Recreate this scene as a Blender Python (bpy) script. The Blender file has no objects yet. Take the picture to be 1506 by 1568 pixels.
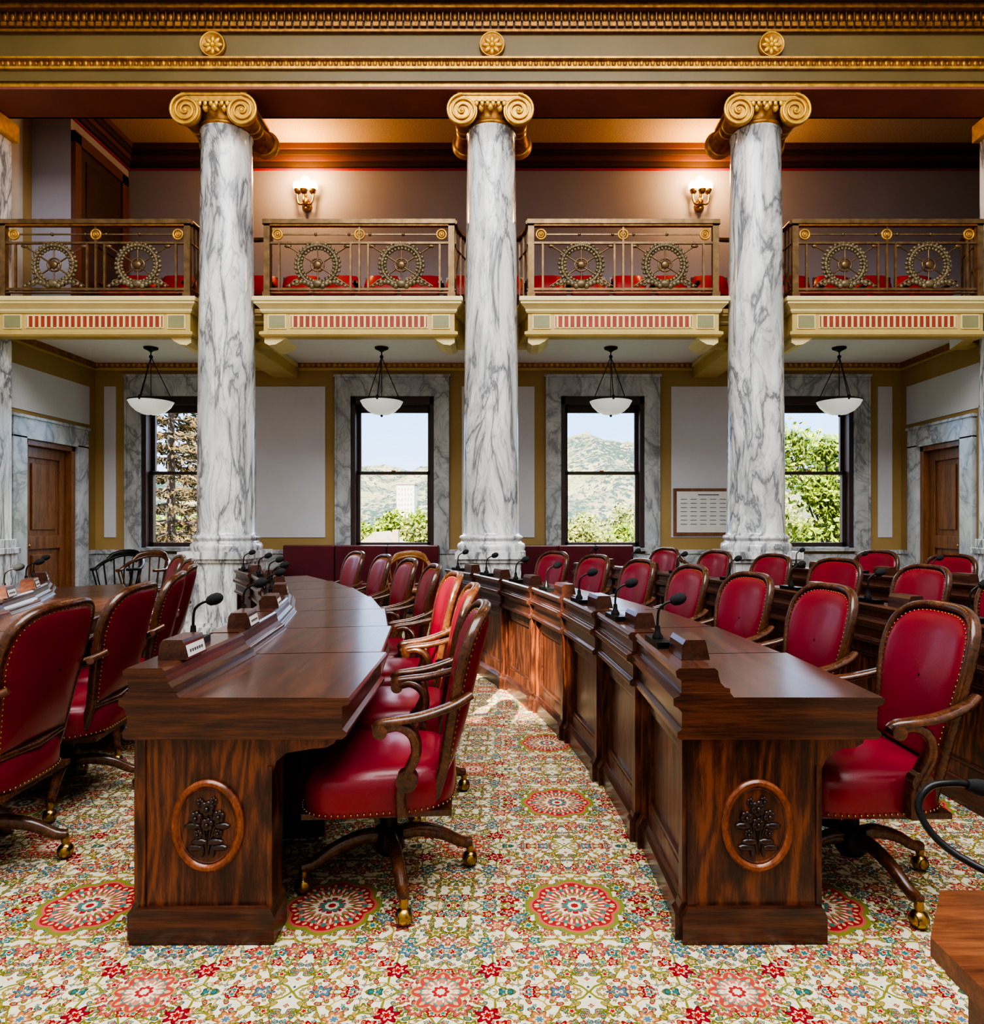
import bpy, math, random
from mathutils import Vector, Matrix, noise
random.seed(7)
scene=bpy.context.scene
F=1050.0; U0=780.0; V0=797.0; H=1.32
def W(u,v,d): return Vector(((u-U0)*d/F, d, H-(v-V0)*d/F))
pi=math.pi
# ------------------------------------------------------------------ nodes
class NT:
    def __init__(s,name):
        s.mat=bpy.data.materials.new(name); s.mat.use_nodes=True
        s.t=s.mat.node_tree; s.b=s.t.nodes['Principled BSDF']
    def n(s,typ,attrs=None,**inp):
        nd=s.t.nodes.new('ShaderNode'+typ)
        for k,v in (attrs or {}).items(): setattr(nd,k,v)
        for k,v in inp.items():
            key=int(k[1:]) if k[0]=='i' and k[1:].isdigit() else k.replace('_',' ')
            s.set(nd.inputs[key],v)
        return nd
    def set(s,sock,v):
        if isinstance(v,bpy.types.NodeSocket): s.t.links.new(v,sock)
        else: sock.default_value=v
    def m(s,op,a,b=0.0,c=0.0):
        nd=s.n('Math',{'operation':op},i0=a,i1=b,i2=c); return nd.outputs[0]
    def vm(s,op,a,b=(0,0,0)):
        nd=s.n('VectorMath',{'operation':op},i0=a,i1=b); return nd.outputs[0]
    def obj(s,scale=(1,1,1)):
        tc=s.n('TexCoord'); mp=s.n('Mapping',None,Vector=tc.outputs['Object'],Scale=scale); return mp.outputs[0]
    def ramp(s,f,stops,interp='LINEAR'):
        nd=s.n('ValToRGB',None,Fac=f); cr=nd.color_ramp; cr.interpolation=interp
        while len(cr.elements)<len(stops): cr.elements.new(0.5)
        for e,(p,c) in zip(cr.elements,stops):
            e.position=p; e.color=(*c,1) if len(c)==3 else c
        return nd.outputs[0]
    def mix(s,f,a,b):
        nd=s.t.nodes.new('ShaderNodeMix'); nd.data_type='RGBA'
        s.set(nd.inputs[0],f)
        s.set(nd.inputs[6],a if isinstance(a,bpy.types.NodeSocket) else (*a,1))
        s.set(nd.inputs[7],b if isinstance(b,bpy.types.NodeSocket) else (*b,1))
        return nd.outputs[2]
    def noise(s,vec,scale,detail=4,rough=.5,dist=0):
        return s.n('TexNoise',None,Vector=vec,Scale=scale,Detail=detail,Roughness=rough,Distortion=dist).outputs[0]
    def base(s,c): s.set(s.b.inputs['Base Color'],c if isinstance(c,bpy.types.NodeSocket) else (*c,1))
    def bump(s,h,st=.3,dist=.01):
        nd=s.n('Bump',None,Height=h,Strength=st,Distance=dist); s.set(s.b.inputs['Normal'],nd.outputs[0])
    def p(s,rough=None,metal=None,coat=None,spec=None,emit=None,es=None):
        i=s.b.inputs
        if rough is not None: s.set(i['Roughness'],rough)
        if metal is not None: i['Metallic'].default_value=metal
        if coat is not None: i['Coat Weight'].default_value=coat; i['Coat Roughness'].default_value=.18
        if spec is not None: i['Specular IOR Level'].default_value=spec
        if emit is not None: i['Emission Color'].default_value=(*emit,1); i['Emission Strength'].default_value=es
        return s
def simple(name,c,rough=.5,metal=0,var=.15,scale=6,bump=0,**k):
    t=NT(name); v=t.obj(); f=t.noise(v,scale,5)
    d=tuple(x*(1-var) for x in c); l=tuple(min(1,x*(1+var)) for x in c)
    t.base(t.ramp(f,[(.3,d),(.7,l)])); t.p(rough=rough,metal=metal,**k)
    if bump: t.bump(t.noise(v,scale*12,3),bump,.004)
    return t.mat
def wood(name,dark,mid,light,scale,rough=.28,coat=.35,flame=0,fs=(3,3,.7)):
    t=NT(name); v=t.obj(scale)
    f=t.noise(v,1.6,3,.5,.25); w=t.noise(v,9,5,.65,.1); h=t.noise(v,34,3,.6)
    g=t.m('ADD',t.m('ADD',t.m('MULTIPLY',f,.35),t.m('MULTIPLY',w,.4)),t.m('MULTIPLY',h,.25))
    if flame:
        rings=t.m('SINE',t.m('MULTIPLY',t.noise(t.obj(fs),1.6,2,.5,.3),70)); g=t.m('ADD',g,t.m('MULTIPLY',rings,flame))
    t.base(t.ramp(g,[(.38,dark),(.5,mid),(.62,light)])); t.p(rough=t.m('ADD',t.m('MULTIPLY',w,.15),rough-.07),coat=coat)
    t.bump(h,.06,.002); return t.mat
oak=wood('oak_grain_long',(.024,.008,.005),(.066,.021,.011),(.125,.041,.019),(9,.6,9),.32,.55)
oakx=wood('oak_grain_cross',(.024,.008,.005),(.066,.020,.010),(.135,.042,.018),(.7,5,16),.32,.3,.035,(.5,1,3))
oakv=wood('oak_grain_upright',(.024,.007,.004),(.080,.022,.010),(.20,.058,.021),(8,8,.8),.32,.25,.07)
oakd=wood('oak_carved_dark',(.012,.004,.003),(.025,.008,.006),(.045,.014,.01),(5,5,2),.35)
oakr=wood('oak_oval_molding',(.10,.025,.008),(.22,.055,.015),(.34,.10,.03),(5,5,2),.25)
chairwood=wood('chair_walnut',(.034,.012,.006),(.085,.029,.011),(.17,.06,.023),(6,6,6),.25,.4)
doorwood=wood('door_wood',(.10,.04,.014),(.20,.08,.028),(.31,.13,.05),(8,8,.7),.35)
def leather(name,c,r=.34):
    t=NT(name); v=t.obj(); f=t.noise(v,4,3)
    t.base(t.ramp(f,[(.3,tuple(x*.75 for x in c)),(.7,c)])); t.p(rough=r,coat=.2)
    vo=t.n('TexVoronoi',None,Vector=v,Scale=220.0).outputs['Distance']; t.bump(vo,.12,.002); return t.mat
red=leather('red_leather',(.25,.003,.020),.35); maroon=leather('maroon_leather',(.12,.01,.02)); gred=leather('gallery_red_leather',(.45,.006,.012),.4)
brass=simple('brass',(.45,.28,.08),.28,1,.1)
gold=simple('gilded_plaster',(.85,.50,.09),.36,.5,.25,14,.2)
goldm=simple('gilded_volute',(.62,.34,.06),.4,.5,.3,14,.2)
golddk=simple('gilded_relief',(.36,.16,.03),.4,.6,.4,20,.3)
bronze=simple('bronze_rail',(.20,.125,.06),.36,.7,.3,12)
bronzedk=simple('bronze_ornament',(.21,.165,.095),.45,.5,.3,16)
blackm=simple('black_metal',(.012,.012,.013),.35,.4)
foam=simple('black_foam',(.01,.01,.011),.85,0,.3,80,.4)
cream=simple('cream_gold_paint',(.58,.43,.15),.45,0,.08)
creamlt=simple('cream_paint',(.78,.65,.32),.45,0,.06)
sage=simple('sage_paint',(.28,.27,.14),.5,0,.08)
redp=simple('red_paint',(.34,.06,.03),.5,0,.15)
olive=simple('olive_entablature_paint',(.17,.115,.038),.45,0,.12,1.2)
olived=simple('dark_entablature_paint',(.06,.028,.013),.5,0,.2,2)
soffit=simple('soffit_maroon_paint',(.13,.045,.03),.55,0,.15,2)
soffit2=simple('beam_soffit_paint',(.26,.085,.05),.5,0,.15,2)
ochre=simple('ochre_wall_paint',(.37,.25,.10),.7,0,.06,2)
panelg=simple('grey_panel_paint',(.58,.58,.63),.7,0,.03,1.5)
mauve=simple('mauve_wall_paint',(.33,.31,.36),.7,0,.05,1.5)
white=simple('white_ceiling_paint',(.80,.80,.82),.7,0,.02)
tanceil=simple('stippled_tan_ceiling',(.52,.37,.23),.8,0,.25,60,.5)
chamber=simple('chamber_wall_paint',(.50,.48,.44),.8,0,.04)
winframe=simple('dark_window_frame',(.055,.03,.028),.4)
paper=simple('paper',(.7,.7,.68),.7,0,.03)
ink=simple('ink',(.12,.12,.12),.8)
rubber=simple('rubber',(.01,.01,.01),.6)
def marble(name,a,b,stretch=(1,1,.4),sc=1.6,k=1.0):
    t=NT(name); tc=t.n('TexCoord'); mp=t.n('Mapping',None,Vector=tc.outputs['Object'],Scale=stretch,Rotation=(.12,.35,0))
    oi=t.n('ObjectInfo').outputs['Random']
    v=t.vm('ADD',mp.outputs[0],t.n('CombineXYZ',None,X=t.m('MULTIPLY',oi,17.0),Z=t.m('MULTIPLY',oi,5.0)).outputs[0])
    big=t.n('TexNoise',None,Vector=v,Scale=1.0,Detail=2.0).outputs[1]
    v2=t.vm('ADD',v,t.vm('MULTIPLY',big,(.8,.8,.8)))
    n1=t.noise(v2,sc*1.2,7,.58,.5); n2=t.noise(v2,sc*3.0,7,.6,.5); n3=t.noise(v2,sc*1.3,5,.6)
    r1=t.m('ABSOLUTE',t.m('SUBTRACT',n1,.5)); r2=t.m('ABSOLUTE',t.m('SUBTRACT',n2,.5))
    f1=t.ramp(r1,[(0,(0,0,0)),(.009,(.2,.2,.2)),(.028,(.68,.68,.68)),(.09,(1,1,1))])
    f2=t.ramp(r2,[(0,(.4,.4,.4)),(.013,(.74,.74,.74)),(.05,(1,1,1))])
    f3=t.ramp(n3,[(.36,(.6,.6,.6)),(.55,(1,1,1))])
    c=t.mix(t.m('MULTIPLY',t.m('MULTIPLY',f1,f2),f3),b,a)
    t.base(c); t.p(rough=.2,coat=.25); return t.mat
marb=marble('white_marble',(.86,.87,.87),(.18,.19,.21),(1.6,1.6,.38))
marbw=marble('wall_marble',(.54,.56,.58),(.23,.245,.26),(1,1,.7),1.5)
def emis(name,c,s):
    return NT(name).p(rough=.3,emit=c,es=s).mat
globe=emis('lit_globe_glass',(1,.62,.25),9); bowl=emis('alabaster_bowl',(.9,.92,.85),.2)
bpy.data.materials['alabaster_bowl'].node_tree.nodes['Principled BSDF'].inputs['Base Color'].default_value=(.7,.72,.68,1)
# carpet
def carpet():
    t=NT('floral_carpet'); tc=t.n('TexCoord'); sx=t.n('SeparateXYZ',None,Vector=tc.outputs['Object'])
    x,y=sx.outputs[0],sx.outputs[1]; PX,PY=.83,.86
    u=t.m('MULTIPLY',t.m('PINGPONG',t.m('DIVIDE',t.m('SUBTRACT',x,.222),PX),.5),PX)
    v=t.m('MULTIPLY',t.m('PINGPONG',t.m('DIVIDE',t.m('SUBTRACT',y,2.35),PY),.5),PY)
    vec=t.n('CombineXYZ',None,X=u,Y=v).outputs[0]
    wob=t.n('TexNoise',None,Vector=vec,Scale=9.0,Detail=2.0).outputs[1]
    vecw=t.vm('ADD',vec,t.vm('MULTIPLY',t.vm('SUBTRACT',wob,(.5,.5,.5)),(.08,.08,0)))
    bgn=t.noise(vec,60,2); col=t.ramp(bgn,[(.3,(.60,.53,.37)),(.7,(.76,.69,.51))])
    def vine(sc,w,c,col,vv=vecw):
        e=t.n('TexVoronoi',{'feature':'DISTANCE_TO_EDGE','voronoi_dimensions':'2D'},Vector=vv,Scale=sc).outputs['Distance']
        return t.mix(t.m('LESS_THAN',e,w),col,c)
    col=vine(8.5,.030,(.20,.19,.03),col); col=vine(14.3,.03,(.42,.24,.05),col)
    def flowers(sc,R,lob,pal,ctr,col,off,keep,oc=(.03,.012,.01)):
        vv=t.vm('ADD',vec,(off,off*.7,0))
        vo=t.n('TexVoronoi',{'voronoi_dimensions':'2D'},Vector=vv,Scale=sc,Randomness=.85)
        d=vo.outputs['Distance']; dl=t.vm('SUBTRACT',vv,vo.outputs['Position'])
        s=t.n('SeparateXYZ',None,Vector=dl); cs=t.n('SeparateColor',None,Color=vo.outputs['Color'])
        a=t.m('ADD',t.m('ARCTAN2',s.outputs[1],s.outputs[0]),t.m('MULTIPLY',cs.outputs[2],3.0))
        q=t.m('DIVIDE',d,t.m('MULTIPLY_ADD',t.m('COSINE',t.m('MULTIPLY',a,lob)),.28*R,R))
        pc=t.ramp(cs.outputs[0],[(i/len(pal),c) for i,c in enumerate(pal)],'CONSTANT')
        pc2=t.ramp(cs.outputs[2],[(i/len(pal),c) for i,c in enumerate(pal[::-1])],'CONSTANT')
        k=t.m('LESS_THAN',cs.outputs[1],keep)
        f=t.mix(t.m('LESS_THAN',q,.82),t.mix(.55,pc,oc),pc)
        f=t.mix(t.m('LESS_THAN',q,.52),f,ctr); f=t.mix(t.m('LESS_THAN',q,.34),f,pc2)
        return t.mix(t.m('MULTIPLY',t.m('LESS_THAN',q,1),k),col,f)
    pal=[(.36,.015,.015),(.03,.17,.16),(.48,.19,.06),(.44,.09,.07),(.17,.17,.03),(.30,.01,.02),(.08,.17,.22)]
    col=flowers(36,.33,2,[(.16,.15,.03),(.04,.16,.13),(.38,.04,.03),(.30,.22,.04),(.08,.14,.16)],(.40,.30,.10),col,.37,.72)
    col=flowers(19,.33,5,pal,(.66,.51,.30),col,.71,.6)
    col=flowers(9.5,.27,6,pal,(.66,.49,.30),col,0,.8)
    col=flowers(48,.28,4,[(.36,.03,.03),(.18,.17,.03),(.03,.16,.14)],(.6,.48,.28),col,.15,.45)
    def med(cu,cv,R,lob,am,stops,col,lw):
        du=t.m('SUBTRACT',u,cu); dv=t.m('SUBTRACT',v,cv)
        d=t.m('SQRT',t.m('ADD',t.m('MULTIPLY',du,du),t.m('MULTIPLY',dv,dv))); a=t.m('ARCTAN2',dv,du)
        q=t.m('DIVIDE',d,t.m('MULTIPLY_ADD',t.m('ABSOLUTE',t.m('COSINE',t.m('MULTIPLY',a,lob*.5))),am*R,R))
        rr=t.ramp(t.m('MULTIPLY',q,.9),stops,'CONSTANT')
        for c0,wd,fr,ph,cc in lw:
            lace=t.m('GREATER_THAN',t.m('SINE',t.m('MULTIPLY_ADD',a,fr,ph)),t.m('ADD',-.1,t.m('MULTIPLY',t.m('ABSOLUTE',t.m('SUBTRACT',q,c0)),1.0/wd)))
            rr=t.mix(lace,rr,cc)
        return t.mix(t.m('LESS_THAN',q,1),col,rr)
    R_=(.36,.03,.03); P_=(.52,.18,.12); G_=(.20,.22,.04); C_=(.68,.60,.42); T_=(.07,.19,.16)
    col=med(0,0,.15,8,.14,[(0,R_),(.07,C_),(.13,T_),(.18,R_),(.26,C_),(.31,P_),(.42,(.40,.06,.05)),(.56,P_),(.62,R_),(.76,(.50,.12,.09)),(.82,G_)],col,
       [(.33,.10,16,0,C_),(.47,.09,16,1.5,(.15,.17,.04)),(.56,.09,32,1.5,C_),(.66,.06,16,1.5,T_),(.76,.05,32,0,(.62,.45,.25)),(.2,.06,8,0,T_)])
    col=med(PX/2,PY/2,.062,8,.40,[(0,C_),(.14,R_),(.26,C_),(.36,P_),(.56,T_),(.64,(.42,.06,.05)),(.84,(.45,.25,.08))],col,[(.5,.12,16,0,C_),(.75,.1,16,1.5,(.6,.35,.16))])
    t.base(col); t.p(rough=.95,spec=.1); t.bump(t.noise(tc.outputs['Object'],400,2),.4,.004); return t.mat
carp=carpet()
# ------------------------------------------------------------------ mesh builder
class M:
    def __init__(s): s.v=[];s.f=[];s.mi=[];s.sm=[];s.mats=[];s.T=None
    def m(s,mat):
        if mat not in s.mats: s.mats.append(mat)
        return s.mats.index(mat)
    def add(s,vs,fs,mat,smooth=False):
        o=len(s.v); T=s.T
        s.v+= [tuple(T@Vector(p)) for p in vs] if T else [tuple(p) for p in vs]
        k=s.m(mat)
        for f in fs: s.f.append([i+o for i in f]); s.mi.append(k); s.sm.append(smooth)
    def box(s,x0,x1,y0,y1,z0,z1,mat):
        vs=[(x,y,z) for x in(x0,x1) for y in(y0,y1) for z in(z0,z1)]
        s.add(vs,[(0,1,3,2),(4,6,7,5),(0,4,5,1),(2,3,7,6),(0,2,6,4),(1,5,7,3)],mat)
    def loft(s,rings,mat,smooth=True,closed=True,cap=True,loop=False):
        n=len(rings[0]); vs=[p for r in rings for p in r]; fs=[]
        L=len(rings); rng=range(L if loop else L-1)
        for i in rng:
            a=i*n; b=((i+1)%L)*n
            for j in range(n if closed else n-1):
                k=(j+1)%n; fs.append((a+j,a+k,b+k,b+j))
        s.add(vs,fs,mat,smooth)
        if cap and not loop:
            s.add(rings[0],[tuple(range(n))[::-1]],mat); s.add(rings[-1],[tuple(range(n))],mat)
    def lathe(s,prof,c,mat,n=32,ax='z',cap=True,smooth=True):
        rings=[]
        for r,z in prof:
            ring=[]
            for k in range(n):
                a=2*pi*k/n; p=(r*math.cos(a),r*math.sin(a),z)
                if ax=='y': p=(p[0],z,p[1])
                if ax=='x': p=(z,p[0],p[1])
                ring.append((c[0]+p[0],c[1]+p[1],c[2]+p[2]))
            rings.append(ring)
        s.loft(rings,mat,smooth,cap=cap)
    def sweep(s,path,ra,rb,mat,n=8,up=(0,0,1),sq=1.0,loop=False,smooth=True):
        P=[Vector(p) for p in path]; L=len(P); up=Vector(up); rings=[]
        A=ra if isinstance(ra,(list,tuple)) else [ra]*L; B=rb if isinstance(rb,(list,tuple)) else [rb]*L
        for i in range(L):
            t=(P[(i+1)%L]-P[i-1]) if (loop or 0<i<L-1) else (P[1]-P[0] if i==0 else P[-1]-P[-2])
            t.normalize(); sd=t.cross(up)
            if sd.length<1e-3: sd=t.cross(Vector((1,.1,0)))
            sd.normalize(); u2=sd.cross(t)
            ring=[]
            for k in range(n):
                a=2*pi*(k+.5)/n; c,d=math.cos(a),math.sin(a)
                c=math.copysign(abs(c)**sq,c); d=math.copysign(abs(d)**sq,d)
                ring.append(P[i]+sd*(A[i]*c)+u2*(B[i]*d))
            rings.append(ring)
        s.loft(rings,mat,smooth,loop=loop)
    def ball(s,c,r,mat,sc=(1,1,1),n=10,m=6):
        rings=[]
        for i in range(m+1):
            ph=-pi/2+pi*i/m; rr=max(math.cos(ph),.02)*r; z=math.sin(ph)*r
            rings.append([(c[0]+rr*math.cos(2*pi*k/n)*sc[0],c[1]+rr*math.sin(2*pi*k/n)*sc[1],c[2]+z*sc[2]) for k in range(n)])
        s.loft(rings,mat,True)
    def nail(s,c,r,mat):
        x,y,z=c; s.add([(x+r,y,z),(x-r,y,z),(x,y+r,z),(x,y-r,z),(x,y,z+r),(x,y,z-r)],
          [(0,2,4),(2,1,4),(1,3,4),(3,0,4),(2,0,5),(1,2,5),(3,1,5),(0,3,5)],mat,True)
    def mesh(s,name):
        me=bpy.data.meshes.new(name); me.from_pydata(s.v,[],s.f)
        for m in s.mats: me.materials.append(m)
        me.polygons.foreach_set('material_index',s.mi); me.polygons.foreach_set('use_smooth',s.sm)
        me.update(); return me
    def obj(s,name,bevel=0,loc=None,rot=None):
        return put(s.mesh(name),name,bevel,loc,rot)
def put(me,name,bevel=0,loc=None,rot=None,parent=None):
    o=bpy.data.objects.new(name,me); scene.collection.objects.link(o)
    if loc: o.location=loc
    if rot is not None: o.rotation_euler=(0,0,rot)
    if bevel:
        b=o.modifiers.new('bevel','BEVEL'); b.width=bevel; b.segments=2; b.limit_method='ANGLE'; b.angle_limit=math.radians(40); b.harden_normals=False
    if parent: o.parent=parent
    return o
def catmull(pts,k=5):
    P=[Vector(p) for p in pts]; P=[2*P[0]-P[1]]+P+[2*P[-1]-P[-2]]; out=[]
    for i in range(1,len(P)-2):
        for j in range(k):
            t=j/k; a,b,c,d=P[i-1:i+3]
            out.append(.5*((2*b)+(c-a)*t+(2*a-5*b+4*c-d)*t*t+(3*b-a-3*c+d)*t**3))
    out.append(P[-2]); return out
# ------------------------------------------------------------------ room shell
XL,XR=-5.99,5.66; YW=9.9; ZC=3.58; ZG=3.86; ZT=6.7; YB=-6.0; ZTOP=9.0
def one(name,boxes,bevel=0):
    m=M()
    for b in boxes: m.box(*b)
    return m.obj(name,bevel)
one('floor',[(XL-.3,XR+1.5,YB-.3,YW+.3,-.3,0,carp)])
WX=[(u-U0)/106.0 for u in (281,601,922,1242)]
ow=.6; zs,zt=.93,3.11
m=M(); xs=[XL-.3]+sum([[w-ow,w+ow] for w in WX],[])+[XR+1.5]
for i in range(0,len(xs),2): m.box(xs[i],xs[i+1],YW,YW+.3,0,ZG-.02,ochre)
for w in WX: m.box(w-ow,w+ow,YW,YW+.3,0,zs,ochre); m.box(w-ow,w+ow,YW,YW+.3,zt,ZG-.02,ochre)
m.obj('wall_north')
m=M()
def wp(u0,u1,v0=592,v1=823):
    a=W(u0,v0,YW);b=W(u1,v1,YW); m.box(a.x,b.x,YW-.012,YW-.001,b.z,a.z,panelg)
for a in ((390,498),(707,818),(1027,1135),(160,178),(1343,1365)): wp(*a)
m.obj('trim_1')
one('wall_north_gallery',[(XL-.3,XR+1.5,YW,YW+.3,ZG-.02,ZT+.3,mauve)])
one('wall_west',[(XL-.3,XL,YB,8.44,0,ZTOP,chamber),(XL-.3,XL,9.43,YW,0,ZTOP,ochre),(XL-.3,XL,8.44,9.43,2.33,ZTOP,ochre),(XL-.3,XL-.2,8.44,9.43,0,2.33,winframe)])
one('wall_east',[(XR,XR+.3,YB,8.55,0,3.7,chamber),(XR,XR+.3,9.43,YW,0,3.7,ochre),(XR,XR+.3,8.55,9.43,2.33,3.7,ochre),(XR+.2,XR+.3,8.55,9.43,0,2.33,winframe),
  (XR,XR+.3,YB,7.5,3.7,ZTOP,chamber)])
one('wall_gallery_east',[(XR+1.2,XR+1.5,7.5,YW,3.7,ZTOP,mauve)])
one('wall_gallery_return',[(XR+.3,XR+1.5,7.2,7.5,3.7,ZTOP,chamber),(XR,XR+1.2,7.5,7.98,6.0,ZTOP,chamber)])
# south wall with two unseen openings, added and aligned to throw sun patches on desks
sw=[(-4.9,-3.8),(-1.75,-.95)]; z0,z1=6.6,7.6
one('wall_south',[(XL-.3,XR+.3,YB-.1,YB,0,z0,chamber),(XL-.3,XR+.3,YB-.1,YB,z1,ZTOP,chamber),(XL-.3,sw[0][0],YB-.1,YB,z0,z1,chamber),(sw[0][1],sw[1][0],YB-.1,YB,z0,z1,chamber),(sw[1][1],XR+.3,YB-.1,YB,z0,z1,chamber)])
one('ceiling',[(XL-.3,XR+1.5,YB-.3,YW+.3,ZTOP,ZTOP+.2,white)])
m=M()
for X,sg,ya,yb in ((XL,1,8.44,9.43),(XR,-1,8.55,9.43)):
    def sb(y0,y1,z0,z1,t,mat,X=X,sg=sg): m.box(min(X,X+sg*t),max(X,X+sg*t),y0,y1,z0,z1,mat)
    sb(7.4,ya-.25,.9,ZC,.01,ochre); sb(yb+.25,YW,.9,ZC,.01,ochre); sb(ya-.25,yb+.25,2.6,ZC,.01,ochre)
    sb(7.5,9.75,2.68,3.22,.02,panelg); sb(7.5,ya-.3,1.0,2.70,.02,panelg)
    sb(7.6,YW,ZC-.07,ZC,.07,golddk); sb(7.6,YW,ZC-.1,ZC-.07,.03,cream)
m.obj('trim_2')
m=M()
dx=[XL]+sum([[w-.82,w+.82] for w in WX],[])+[XR]
m.box(XL,XR,YW-.03,YW,0,.84,marbw)
for i in range(0,len(dx),2): m.box(dx[i],dx[i+1],YW-.05,YW,.84,.9,marbw)
m.box(XL,XR,YW-.05,YW,0,.18,marbw)
m.obj('baseboard_north',.005)
m=M()
for X,sg,ya,yb in ((XL,1,8.44,9.43),(XR,-1,8.55,9.43)):
    for y0,y1 in ((6.8,ya-.25),(yb+.25,YW)):
        for t,z0,z1 in ((.03,0,.84),(.05,.84,.9),(.05,0,.18)): m.box(min(X,X+sg*t),max(X,X+sg*t),y0,y1,z0,z1,marbw)
m.obj('baseboard_side',.005)
for i,w in enumerate(WX):
    m=M(); c=.82
    m.box(w-c,w-ow,YW-.05,YW-.001,.84,3.40,marbw); m.box(w+ow,w+c,YW-.05,YW-.001,.84,3.40,marbw)
    m.box(w-ow,w+ow,YW-.05,YW-.001,3.11,3.40,marbw); m.box(w-c-.02,w+c+.02,YW-.07,YW-.001,3.38,3.42,marbw)
    m.box(w-ow-.02,w+ow+.02,YW-.09,YW-.001,.88,.93,marbw); m.box(w-ow,w+ow,YW,YW+.25,.90,.94,marbw)
    m.box(w-c+.0,w-c+.03,YW-.065,YW-.04,.9,3.4,marbw); m.box(w+c-.03,w+c,YW-.065,YW-.04,.9,3.4,marbw)
    f=winframe
    m.box(w-ow,w-ow+.06,YW+.0,YW+.28,.93,3.11,f); m.box(w+ow-.06,w+ow,YW+.0,YW+.28,.93,3.11,f)
    m.box(w-ow,w+ow,YW+.0,YW+.28,3.0,3.11,f)
    y0,y1=YW+.16,YW+.21
    for a,b in ((w-ow+.06,w-ow+.11),(w+ow-.11,w+ow-.06)): m.box(a,b,y0,y1,2.0,2.98,f)
    m.box(w-ow+.06,w+ow-.06,y0,y1,2.90,3.0,f); m.box(w-ow+.06,w+ow-.06,y0,y1,1.99,2.03,f)
    y0,y1=YW+.10,YW+.15
    for a,b in ((w-ow+.06,w-ow+.11),(w+ow-.11,w+ow-.06)): m.box(a,b,y0,y1,.93,2.04,f)
    m.box(w-ow+.06,w+ow-.06,y0,y1,.93,1.0,f); m.box(w-ow+.06,w+ow-.06,y0,y1,1.99,2.035,f)
    m.box(w-.03,w+.03,y0-.02,y0,2.035,2.05,brass)
    m.obj('window_%d'%(i+1))
for X,sg,ya,yb,i in ((XL,1,8.44,9.43,1),(XR,-1,8.55,9.43,2)):
    m=M()
    def sb(y0,y1,z0,z1,t0,t1,mat): m.box(min(X+sg*t0,X+sg*t1),max(X+sg*t0,X+sg*t1),y0,y1,z0,z1,mat)
    sb(ya-.24,ya,0,2.36,0,.06,marbw); sb(yb,yb+.24,0,2.36,0,.06,marbw); sb(ya-.24,yb+.24,2.33,2.60,0,.06,marbw)
    sb(ya-.26,yb+.26,2.58,2.62,0,.08,marbw)
    sb(ya,ya+.07,0,2.33,-.14,.02,doorwood); sb(yb-.07,yb,0,2.33,-.14,.02,doorwood); sb(ya,yb,2.26,2.33,-.14,.02,doorwood)
    a,b=ya+.07,yb-.07
    sb(a,b,.0,2.26,-.12,-.09,doorwood)
    for q0,q1 in ((a,a+.12),(b-.12,b)): sb(q0,q1,0,2.26,-.09,-.06,doorwood)
    for z0,z1 in ((0,.22),(.95,1.12),(2.12,2.26)): sb(a,b,z0,z1,-.09,-.062,doorwood)
    for z0,z1 in ((.3,.88),(1.2,2.05)): sb(a+.2,b-.2,z0,z1,-.09,-.07,doorwood)
    m.ball((X-sg*.03,a+.06,1.0),.03,brass)
    m.obj('door_%d'%i,.006)
# lower ceiling, gallery slab
CX=[-6.25,-3.23,-.21,2.81,5.83]; YC=7.84
path=[(-5.98,7.84)]
for c in CX[1:4]: path+=[(c-.42,7.84),(c-.42,8.02),(c-.33,8.32),(c+.33,8.32),(c+.42,8.02),(c+.42,7.84)]
path+=[(5.41,7.84),(5.41,8.02),(5.5,8.32),(XR+1.19,8.32)]
def offs(path,o):
    P=[Vector(p) for p in path]; out=[]
    for i,p in enumerate(P):
        ns=[]
        if i>0: d=(p-P[i-1]).normalized(); ns.append(Vector((d.y,-d.x)))
        if i<len(P)-1: d=(P[i+1]-p).normalized(); ns.append(Vector((d.y,-d.x)))
        if len(ns)==2:
            b=(ns[0]+ns[1]); b.normalize(); out.append(p+b*(o/max(.4,b.dot(ns[0]))))
        else: out.append(p+ns[0]*o)
    return out
def profsweep(m,path,prof,mat):
    R=[[ (q.x,q.y,z) for q in offs(path,o)] for o,z in prof]
    n=len(path); vs=[p for r in R for p in r]; fs=[]
    for i in range(len(R)-1):
        for j in range(n-1): fs.append((i*n+j,i*n+j+1,(i+1)*n+j+1,(i+1)*n+j))
    m.add(vs,fs,mat)
m=M()
def slab(z,mat):
    for i in range(len(path)-1):
        a,b=path[i],path[i+1]
        if abs(a[0]-b[0])<1e-6: continue
        m.add([(a[0],a[1],z),(b[0],b[1],z),(b[0],YW,z),(a[0],YW,z)],[(0,1,2,3)],mat)
slab(ZG,soffit); slab(ZC,white)
profsweep(m,path,[(-.12,3.58),(-.12,3.42)],white)
profsweep(m,path,[(-.12,3.42),(.02,3.42),(.04,3.44),(.04,3.47),(.0,3.49),(.0,3.50)],cream)
profsweep(m,path,[(.0,3.50),(.0,3.68),(.015,3.69)],cream)
profsweep(m,path,[(.015,3.69),(.03,3.71),(.03,3.73),(.06,3.76),(.085,3.78),(.085,3.80)],creamlt)
profsweep(m,path,[(.085,3.80),(.10,3.81),(.10,3.85),(.09,3.86),(-.1,3.86)],creamlt)
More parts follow.
